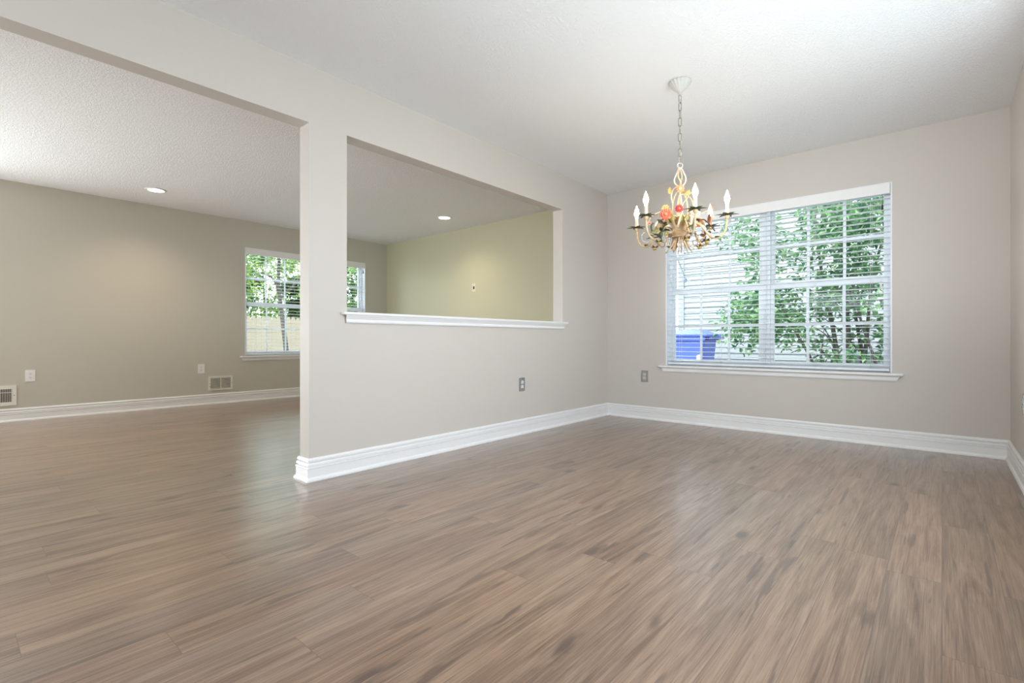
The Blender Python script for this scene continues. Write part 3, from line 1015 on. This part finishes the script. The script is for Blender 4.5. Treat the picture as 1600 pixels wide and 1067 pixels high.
ARMS = [(-91, 0.270), (-30.5, 0.272), (33, 0.303), (88, 0.28), (135.5, 0.303), (205, 0.268)]
for q, (deg, rr) in enumerate(ARMS):
    a = radians(deg)
    R = Matrix.Rotation(a, 4, 'Z')
    T = lambda r, zz, s=0.0: R @ Vector((r * kr if r != rr else r, s, zz + 0.004 - CEIL))
    kr = rr / 0.272
    P = [T(0.030, 1.487), T(0.055, 1.525), T(0.085, 1.545), T(0.118, 1.530), T(0.150, 1.488), T(0.182, 1.450), T(0.215, 1.438), T(0.246, 1.455), T(0.266, 1.495), T(rr, 1.552)]
    arm = MB().tube(spline(P, 7), 0.0062, 9).build('arm', 'chand_cream', CH)
    # secondary scroll following the arm
    P = [T(0.112, 1.535, 0.006), T(0.140, 1.520, 0.010), T(0.162, 1.480, 0.012), T(0.196, 1.462, 0.010), T(0.228, 1.478, 0.008), T(0.236, 1.512, 0.006), T(0.220, 1.532, 0.004)]
    MB().tube(spline(P, 6), 0.0062 if q in (2, 5) else 0.0040, 7, flat=0.6).build('scroll', ('chand_brown', 'leaf_dark')[q // 3] if q in (2, 5) else 'chand_grey', arm)
    # small scroll and bud curling underneath
    P = [T(0.160, 1.470, -0.004), T(0.140, 1.445, -0.012), T(0.118, 1.425, -0.016), T(0.100, 1.432, -0.014), T(0.100, 1.452, -0.010), T(0.114, 1.454, -0.006)]
    MB().tube(spline(P, 6), 0.0032, 7).build('scroll', 'chand_tan', arm)
    bd = MB()
    c = T(0.160, 1.422, -0.01)
    bd.lathe([(0.003, -0.014), (0.011, -0.010), (0.0155, 0.0), (0.011, 0.010), (0.003, 0.015)], 12, Matrix.Translation(c))
    bd.build('bud', 'leaf_gold', arm)
    bl = MB()
    whorl(bl, c + Vector((0, 0, -0.006)), 5, 0.034, 0.017, 0.3, 0.35, q)
    bl.build('bud_leaf', 'leaf_dark' if q % 2 else 'chand_brown', arm)
    # leaves lying on the arm
    for (r, zz, yaw, tl) in ((0.150, 1.490, 0.7, 0.6), (0.205, 1.442, -0.8, 0.3), (0.215, 1.440, 2.3, 0.4)):
        lf = MB().petal(Matrix.Translation(T(r, zz)) @ R @ Matrix.Rotation(yaw, 4, 'Z') @ Matrix.Rotation(-tl, 4, 'Y'), 0.048, 0.026, -0.35, 0.0016)
        lf.build('leaf', 'leaf_olive' if q % 2 == 0 else 'leaf_dark', arm)
    cup = MB()
    cc = T(rr, 1.562)
    cup.lathe([(0.006, -0.018), (0.011, -0.010), (0.014, 0.0), (0.016, 0.004), (0.010, 0.006)], 16, Matrix.Translation(cc))
    cup.build('candle_cup', 'chand_cream', arm)
    lv = MB()
    whorl(lv, cc + Vector((0, 0, -0.004)), 6, 0.056, 0.030, -0.75, 0.85, a + 0.3)
    lv.build('cup_leaf', 'leaf_dark', arm)
    cd = MB()
    cd.lathe([(0.0105, 0.0), (0.0108, 0.004), (0.0105, 0.060), (0.0120, 0.064), (0.0100, 0.068)], 18, Matrix.Translation(cc + Vector((0, 0, 0.006))))
    cd.build('candle', 'candle_pink' if q == 2 else 'candle_cream', arm)
    bu = MB()
    tip = 0.9
    bu.lathe([(0.0065, 0.0), (0.0085, 0.006), (0.0140, 0.020), (0.0155, 0.030), (0.0140, 0.043), (0.0095, 0.057), (0.0050, 0.069), (0.0022, 0.078), (0.0006, 0.083)], 18,
             Matrix.Translation(cc + Vector((0, 0, 0.074))))
    bu.build('bulb', 'bulb_dim' if q == 2 else 'bulb_lit', arm)
    if q == 2:
        l2 = MB()
        l2.petal(Matrix.Translation(cc + Vector((-0.020, -0.022, 0.020))) @ Matrix.Rotation(0.9, 4, 'Z') @ Matrix.Rotation(-1.15, 4, 'Y'), 0.075, 0.022, 0.2, 0.0016)
        l2.build('leaf', 'chand_brown', arm)

def daisy(c, rad, m, m2, n=13, face=None):
    """flower turned to look outward along face"""
    d = Vector(face if face else (c.x * 1.4, -1.0, -0.05)).normalized()
    M = Matrix.Translation(c) @ d.to_track_quat('Z', 'Y').to_matrix().to_4x4()
    f = MB()
    for q in range(n):
        f.petal(M @ Matrix.Rotation(2 * pi * q / n, 4, 'Z') @ Matrix.Translation((rad * 0.15, 0, 0)), rad * 0.86, rad * 0.46, 0.18, 0.0014)
    for q in range(n - 2):
        f.petal(M @ Matrix.Rotation(2 * pi * (q + 0.5) / (n - 2), 4, 'Z') @ Matrix.Translation((rad * 0.1, 0, rad * 0.14)), rad * 0.60, rad * 0.36, 0.35, 0.0014)
    fo = f.build('flower', m, CH)
    e = MB()
    e.lathe([(rad * 0.26, rad * 0.10), (rad * 0.30, rad * 0.22), (rad * 0.20, rad * 0.34), (rad * 0.04, rad * 0.38)], 14, M)
    e.build('flower_centre', m2, fo)
daisy(cpx(1040, 335, -0.12), 0.037, 'petal_coral', 'petal_orange', 14)
daisy(cpx(1061, 326, -0.09), 0.027, 'petal_red', 'petal_coral', 12)
daisy(cpx(1063, 294.5, -0.045), 0.026, 'petal_orange', 'candle_cream', 11)
daisy(cpx(1086, 332, -0.08), 0.034, 'petal_pink', 'petal_coral', 12)
daisy(cpx(1040, 326, -0.03), 0.026, 'leaf_gold', 'petal_orange', 10)
daisy(cpx(1015, 349, -0.06), 0.016, 'petal_pink', 'petal_coral', 9)
daisy(cpx(1092, 351, -0.02), 0.020, 'petal_orange', 'chand_brown', 10)
daisy(cpx(1112, 325, 0.20), 0.016, 'petal_orange', 'chand_brown', 9)

def spray(px, py, dep, ang, length, width, m, lean=-0.25):
    """single leaf seen face on, pointing at 'ang' in the picture plane"""
    c = cpx(px, py, dep)
    M = Matrix.Translation(c) @ Matrix.Rotation(lean, 4, 'X') @ Matrix.Rotation(pi / 2, 4, 'X') @ Matrix.Rotation(radians(ang), 4, 'Z')
    MB().petal(M, length, width, 0.18, 0.0018, 0.2, 8, 0.8).build('leaf', m, CH)
spray(1053, 349, -0.13, 100, 0.056, 0.034, 'leaf_olive')
spray(1046, 349, -0.12, 120, 0.046, 0.028, 'leaf_olive')
spray(1060, 347, -0.13, 58, 0.050, 0.028, 'leaf_olive')
spray(1069, 345, -0.12, 50, 0.046, 0.030, 'leaf_olive')
spray(1077, 361, -0.11, 75, 0.075, 0.040, 'leaf_dark')
spray(1084, 360, -0.09, 95, 0.065, 0.032, 'leaf_dark')
spray(1046, 303, -0.02, 84, 0.044, 0.026, 'leaf_gold')
spray(1069, 305, -0.02, 42, 0.048, 0.028, 'leaf_gold')
spray(1073, 303, 0.0, 15, 0.036, 0.020, 'leaf_gold')
spray(1036, 349, -0.09, 150, 0.042, 0.024, 'leaf_dark')
spray(1030, 358, -0.11, 205, 0.040, 0.026, 'leaf_olive')
spray(1033, 362, -0.12, 262, 0.042, 0.022, 'leaf_dark')
spray(1043, 362, -0.12, 240, 0.040, 0.028, 'leaf_olive')
spray(1100, 358, -0.02, 20, 0.040, 0.024, 'leaf_dark')
spray(1026, 362, -0.12, 190, 0.040, 0.024, 'leaf_olive')
spray(1030, 366, -0.12, 285, 0.036, 0.022, 'leaf_dark')
spray(1050, 366, -0.11, 215, 0.034, 0.026, 'chand_brown')
spray(1094, 366, -0.06, 330, 0.036, 0.022, 'chand_brown')
spray(1111, 362, 0.0, 200, 0.036, 0.022, 'leaf_dark')
spray(1046, 336, -0.10, 60, 0.036, 0.022, 'leaf_olive')

# ------------------------------------------------------------------ outdoors
GZ = -0.35
structure(MB().box(-40, 14, -14, 26, GZ - 0.1, GZ).build('ground', 'grass'))

structure(MB().box(-8, 3.5, FY + 0.2, 9.25, GZ, GZ + 0.03).build('path', 'bounce_concrete'))  # unseen slab, added to bounce light up onto the blind slats and ceiling

# neighbour's house with white lap siding, gable end cut by its sloping roof
root = empty('house', (-3.80, 9.3, GZ))
tag(root, 'white sided neighbouring house outside the dining room window', 'house')
s = MB()
H_ = 5.6
n = int(H_ / 0.105)
for i in range(n):
    z0 = i * 0.105; z1 = z0 + 0.105
    s.add([(0, 0.0, z1), (0, -0.014, z0), (9.0, -0.014, z0), (9.0, 0.0, z1), (0, 0.004, z0), (9.0, 0.004, z0)],
          [(0, 1, 2, 3), (1, 4, 5, 2)])
s.box(0, 9.0, 0.004, 5.0, 0, H_)
so = s.build('siding_wall', 'siding_white', root); bm_fix(so)
MB().box(-0.02, 0.09, -0.03, 0.10, 0, H_).build('corner_board', 'siding_white', root)
MB().add([(-0.35, -0.40, H_), (9.35, -0.40, H_), (9.35, 2.5, H_ + 1.6), (-0.35, 2.5, H_ + 1.6), (-0.35, 5.4, H_), (9.35, 5.4, H_),
          (-0.35, -0.40, H_ + 0.15), (9.35, -0.40, H_ + 0.15), (9.35, 2.5, H_ + 1.75), (-0.35, 2.5, H_ + 1.75), (-0.35, 5.4, H_ + 0.15), (9.35, 5.4, H_ + 0.15)],
         [(0, 1, 2, 3), (3, 2, 5, 4), (9, 8, 7, 6), (10, 11, 8, 9), (0, 6, 7, 1), (4, 5, 11, 10), (0, 3, 9, 6), (3, 4, 10, 9), (1, 7, 8, 2), (2, 8, 11, 5)]).build('roof', 'roof_grey', root)

# thin service cable slanting across the corner of the house
b = MB()
b.tube(spline([(-3.86, 9.10, 2.62), (-3.77, 9.11, 2.36), (-3.69, 9.13, 2.15), (-3.635, 9.15, 1.98)], 6), 0.010, 7)
cb = b.build('service_cable', 'cable_grey')
tag(cb, 'thin grey cable hanging at a slant in front of the white house corner', 'cable')
MB().lathe([(0.008, 0.0), (0.03, -0.02), (0.035, -0.06), (0.02, -0.08)], 12, Matrix.Translation((-3.635, 9.15, 1.99))).build('cable_end', 'cable_grey', cb)

# blue wheeled bin
root = empty('wheeled_bin', (-3.22, 8.32, GZ + 0.03), 0.0)
tag(root, 'blue wheeled bin with lid standing against the white house outside', 'bin')
def loft(b, a, c, M=None):
    (x0, x1, y0, y1, z0), (X0, X1, Y0, Y1, z1) = a, c
    b.add([(x0, y0, z0), (x1, y0, z0), (x1, y1, z0), (x0, y1, z0), (X0, Y0, z1), (X1, Y0, z1), (X1, Y1, z1), (X0, Y1, z1)],
          [(0, 3, 2, 1), (4, 5, 6, 7), (0, 1, 5, 4), (1, 2, 6, 5), (2, 3, 7, 6), (3, 0, 4, 7)], M=M)
b = MB()
loft(b, (-0.30, 0.24, -0.24, 0.24, 0.10), (-0.42, 0.33, -0.31, 0.31, 1.18))
loft(b, (-0.44, 0.36, -0.33, 0.33, 1.14), (-0.44, 0.36, -0.33, 0.33, 1.20))
loft(b, (0.05, 0.26, -0.26, -0.23, 0.35), (0.15, 0.335, -0.315, -0.28, 1.14))
loft(b, (-0.42, -0.28, -0.30, -0.2, 0.60), (-0.44, -0.30, -0.32, -0.2, 0.66))
b.build('bin_body', 'bin_blue', root)
b = MB()
b.rbox(-0.46, 0.42, -0.35, 0.35, 1.20, 1.25, 0.02, 'x')
loft(b, (-0.42, 0.34, -0.31, 0.31, 1.245), (-0.26, 0.22, -0.18, 0.18, 1.315))
b.build('lid', 'bin_blue', root)
MB().tube([(0.36, -0.26, 1.17), (0.45, -0.26, 1.18), (0.46, 0.26, 1.18), (0.36, 0.26, 1.17)], 0.018, 8).build('handle', 'bin_dark', root)
for s_ in (-1, 1):
    MB().lathe([(0.04, -0.03), (0.13, -0.03), (0.14, -0.02), (0.14, 0.02), (0.13, 0.03), (0.04, 0.03)], 24,
               Matrix.Translation((0.24, s_ * 0.29, 0.14)) @ Matrix.Rotation(pi / 2, 4, 'X')).build('wheel', 'bin_dark', root)
MB().add([(0.225, -0.285, 0.70), (0.285, -0.295, 0.72), (0.295, -0.312, 0.92), (0.235, -0.308, 0.90), (0.225, -0.323, 0.70), (0.285, -0.325, 0.72), (0.295, -0.335, 0.92), (0.235, -0.333, 0.90)],
         [(0, 3, 2, 1), (4, 5, 6, 7), (0, 1, 5, 4), (1, 2, 6, 5), (2, 3, 7, 6), (3, 0, 4, 7)]).build('label_sticker', 'bin_label', root)

# grey bin half hidden behind the shrub, lower right of the dining window
root = empty('grey_bin', (-0.66, 8.62, GZ + 0.03), 0.0)
tag(root, 'bluish grey bin half hidden by leaves in the lower right of the dining window', 'bin')
b = MB()
loft(b, (-0.26, 0.26, -0.22, 0.22, 0.0), (-0.34, 0.34, -0.28, 0.28, 0.90))
b.build('bin_body', 'box_grey', root)
b = MB()
b.rbox(-0.36, 0.36, -0.30, 0.30, 0.90, 0.95, 0.02, 'x')
loft(b, (-0.32, 0.32, -0.26, 0.26, 0.945), (-0.22, 0.22, -0.16, 0.16, 1.00))
b.build('lid', 'box_grey', root)

def leaf_cloud(b, blobs, n, size, rnd):
    """n bent leaves scattered through ellipsoid blobs (cx, cy, cz, rx, ry, rz)"""
    vol = [bl[3] * bl[4] * bl[5] for bl in blobs]
    tot = sum(vol)
    for bl, v in zip(blobs, vol):
        for _ in range(max(8, int(n * v / tot))):
            while True:
                p = Vector((rnd.uniform(-1, 1), rnd.uniform(-1, 1), rnd.uniform(-1, 1)))
                if p.length <= 1:
                    break
            p = Vector((bl[0] + p.x * bl[3], bl[1] + p.y * bl[4], bl[2] + p.z * bl[5]))
            L = size * rnd.uniform(0.7, 1.25)
            Wd = L * rnd.uniform(0.42, 0.58)
            M = Matrix.Translation(p) @ Matrix.Rotation(rnd.uniform(0, 2 * pi), 4, 'Z') @ Matrix.Rotation(rnd.gauss(0.35, 0.45), 4, 'Y') @ Matrix.Rotation(rnd.gauss(0, 0.6), 4, 'X')
            fo = Wd * 0.18
            vs = [(0, 0, 0), (L * 0.35, -Wd / 2, fo), (L * 0.75, -Wd * 0.34, fo * 0.8), (L, 0, -L * 0.12), (L * 0.75, Wd * 0.34, fo * 0.8), (L * 0.35, Wd / 2, fo), (L * 0.4, 0, 0)]
            b.add(vs, [(0, 1, 6), (1, 2, 6), (2, 3, 6), (3, 4, 6), (4, 5, 6), (5, 0, 6)], False, M)

def tree(name, loc, trunks, blobs, n, size, m, label, cat, group, seed):
    rnd = random.Random(seed)
    root = empty(name, loc)
    tag(root, label, cat, group)
    for pts, r0, r1 in trunks:
        P = spline(pts, 6)
        k = len(P)
        MB().tube(P, [r0 + (r1 - r0) * i / (k - 1) for i in range(k)], 8).build('trunk' if r0 > 0.04 else 'branch', 'bark', root)
    b = MB()
    leaf_cloud(b, blobs, n, size, rnd)
    f = b.build('foliage', m, root)
    f['kind'] = 'stuff'
    return root

# big leafy shrub close to the dining window
rnd = random.Random(3)
blobs = []
for i in range(26):
    u = i / 25
    x = rnd.uniform(-0.95, 1.15)
    z = rnd.uniform(0.75, 3.6)
    if x < -0.55 and (z > 2.6 or z < 0.6):
        z = rnd.uniform(1.0, 2.4)
    blobs.append((x, rnd.uniform(-0.55, 0.6), z, rnd.uniform(0.28, 0.45), rnd.uniform(0.25, 0.4), rnd.uniform(0.25, 0.42)))
for (bx, bz) in ((0.25, 1.25), (0.55, 0.95), (0.8, 1.4), (1.05, 1.0), (0.5, 1.6), (1.0, 1.8), (0.2, 0.85), (0.78, 0.75), (-0.1, 1.0), (0.35, 2.1), (0.8, 2.2), (1.15, 1.4), (0.65, 1.25), (0.0, 1.55)):
    blobs.append((bx, rnd.uniform(-0.4, 0.3), bz, 0.27, 0.3, 0.24))
trunks = []
for (x0, x1, y1, z1, r) in ((0.05, -0.25, 0.1, 2.9, 0.034), (0.10, 0.10, 0.0, 3.2, 0.038), (0.16, 0.55, 0.1, 2.7, 0.030), (0.45, 0.85, 0.2, 2.4, 0.028),
                            (0.0, -0.75, -0.2, 2.0, 0.022), (0.5, 0.15, -0.2, 2.0, 0.022), (0.55, 1.1, -0.1, 1.8, 0.02), (0.3, -0.1, 0.3, 3.3, 0.022)):
    trunks.append(([(x0, 0, 0), (x0 + (x1 - x0) * 0.25 + 0.03, y1 * 0.3, z1 * 0.35), (x0 + (x1 - x0) * 0.6 - 0.03, y1 * 0.6, z1 * 0.7), (x1, y1, z1)], r, 0.008))
for i in range(14):
    t_ = trunks[i % 8][0]
    p = Vector(t_[1 + i % 2])
    d = Vector((rnd.uniform(-0.6, 0.6), rnd.uniform(-0.3, 0.3), rnd.uniform(0.25, 0.7)))
    trunks.append(([p, p + d * 0.5 + Vector((0, 0, 0.05)), p + d], 0.011, 0.004))
tree('leafy_shrub', (-0.98, 7.15, GZ + 0.03), trunks, blobs, 8600, 0.082, 'foliage_shrub',
     'tall green leafy shrub with bare grey stems just outside the dining room window', 'shrub', None, 5)

# back yard: picket-topped board fence, a tree in front of it and a row of trees behind
FX = -14.2
root = empty('fence', (FX, 0, GZ))
tag(root, 'pale wooden board fence with pointed tops outside the left room window', 'fence')
b = MB()
y = -2.0
rnd = random.Random(9)
while y < 18:
    h = 1.83 + rnd.uniform(-0.015, 0.015)
    w2 = 0.135
    yy = [y, y + w2, y + w2, y + w2 * 0.74, y + w2 * 0.26, y]
    zz = [0.03, 0.03, h - 0.09, h, h, h - 0.09]
    vs = [(-0.009, a_, c_) for a_, c_ in zip(yy, zz)] + [(0.009, a_, c_) for a_, c_ in zip(yy, zz)]
    b.add(vs, [tuple(range(5, -1, -1)), tuple(range(6, 12))] + [(k, (k + 1) % 6, 6 + (k + 1) % 6, 6 + k) for k in range(6)])
    y += 0.1375
pb = b.build('board_panel', 'fence_wood', root); bm_fix(pb)
for zz in (0.3, 1.0, 1.55):
    MB().box(-0.05, -0.011, -2, 18, zz, zz + 0.09).build('rail', 'fence_wood', root)

G2 = 'trees outside the left room window'
tree('forked_tree', (-11.0, 5.12, GZ),
     [([(0.0, 0.0, 0.0), (0.0, -0.06, 0.9), (0.0, -0.13, 1.5), (-0.03, -0.19, 2.1), (-0.03, -0.22, 2.6), (0, -0.2, 3.5)], 0.062, 0.032),
      ([(-0.03, -0.19, 2.15), (0.0, -0.34, 2.5), (0.0, -0.62, 2.62)], 0.032, 0.014),
      ([(-0.03, -0.19, 2.1), (0.1, 0.10, 2.45), (0.1, 0.5, 3.1)], 0.032, 0.014),
      ([(0.05, 0.12, 0.0), (0.05, 0.32, 0.55), (0.0, 0.50, 1.2), (0, 0.9, 2.4)], 0.032, 0.014)],
     [(0.0, -1.0, 3.0, 0.7, 0.6, 0.5), (0.0, 0.4, 3.1, 0.7, 0.7, 0.5), (0, -0.3, 3.6, 0.8, 1.1, 0.5), (-0.2, 1.0, 2.6, 0.5, 0.5, 0.5), (0.0, -1.0, 2.35, 0.4, 0.5, 0.35), (0, 1.3, 3.3, 0.6, 0.6, 0.6), (0, 0.3, 2.3, 0.3, 0.3, 0.2)],
     2600, 0.11, 'foliage_bright', 'bright green tree with a forked grey trunk in front of the pale wooden fence', 'tree', G2, 11)
rnd = random.Random(21)
kinds = [(-16.0, 5.9, 'foliage_mid', 'mid green rounded tree behind the fence at the left edge of the left room window', 0.75, 2.6),
         (-18.2, 7.5, 'foliage_bright', 'yellow green tree behind the fence in the middle of the left room window', 1.25, 3.0),
         (-15.7, 7.9, 'foliage_dark', 'dark dense tree behind the fence, at the right side of the left room window', 0.62, 1.3),
         (-17.2, 10.4, 'foliage_mid', 'tall green tree filling the window strip seen through the pass-through', 1.0, 3.2)]
for i, (tx, ty, m, lab, rad, ht) in enumerate(kinds):
    bl = []
    for q in range(22):
        bl.append((rnd.uniform(-rad, rad) * 0.6, rnd.uniform(-rad, rad) * 0.8, 1.75 + rnd.uniform(0, ht), rad * rnd.uniform(0.35, 0.5), rad * rnd.uniform(0.35, 0.5), rad * rnd.uniform(0.3, 0.45)))
    tree('yard_tree', (tx, ty, GZ), [([(0, 0, 0), (0.05, 0.04, 1.2), (-0.03, 0.1, 2.2), (0.0, 0.0, 1.5 + ht)], 0.07, 0.02),
                                     ([(-0.03, 0.1, 2.0), (0.2, 0.3, 2.5), (0.2, 0.5, 3.0)], 0.03, 0.01)],
         bl, 4200, 0.15, m, lab, 'tree', G2, 30 + i)
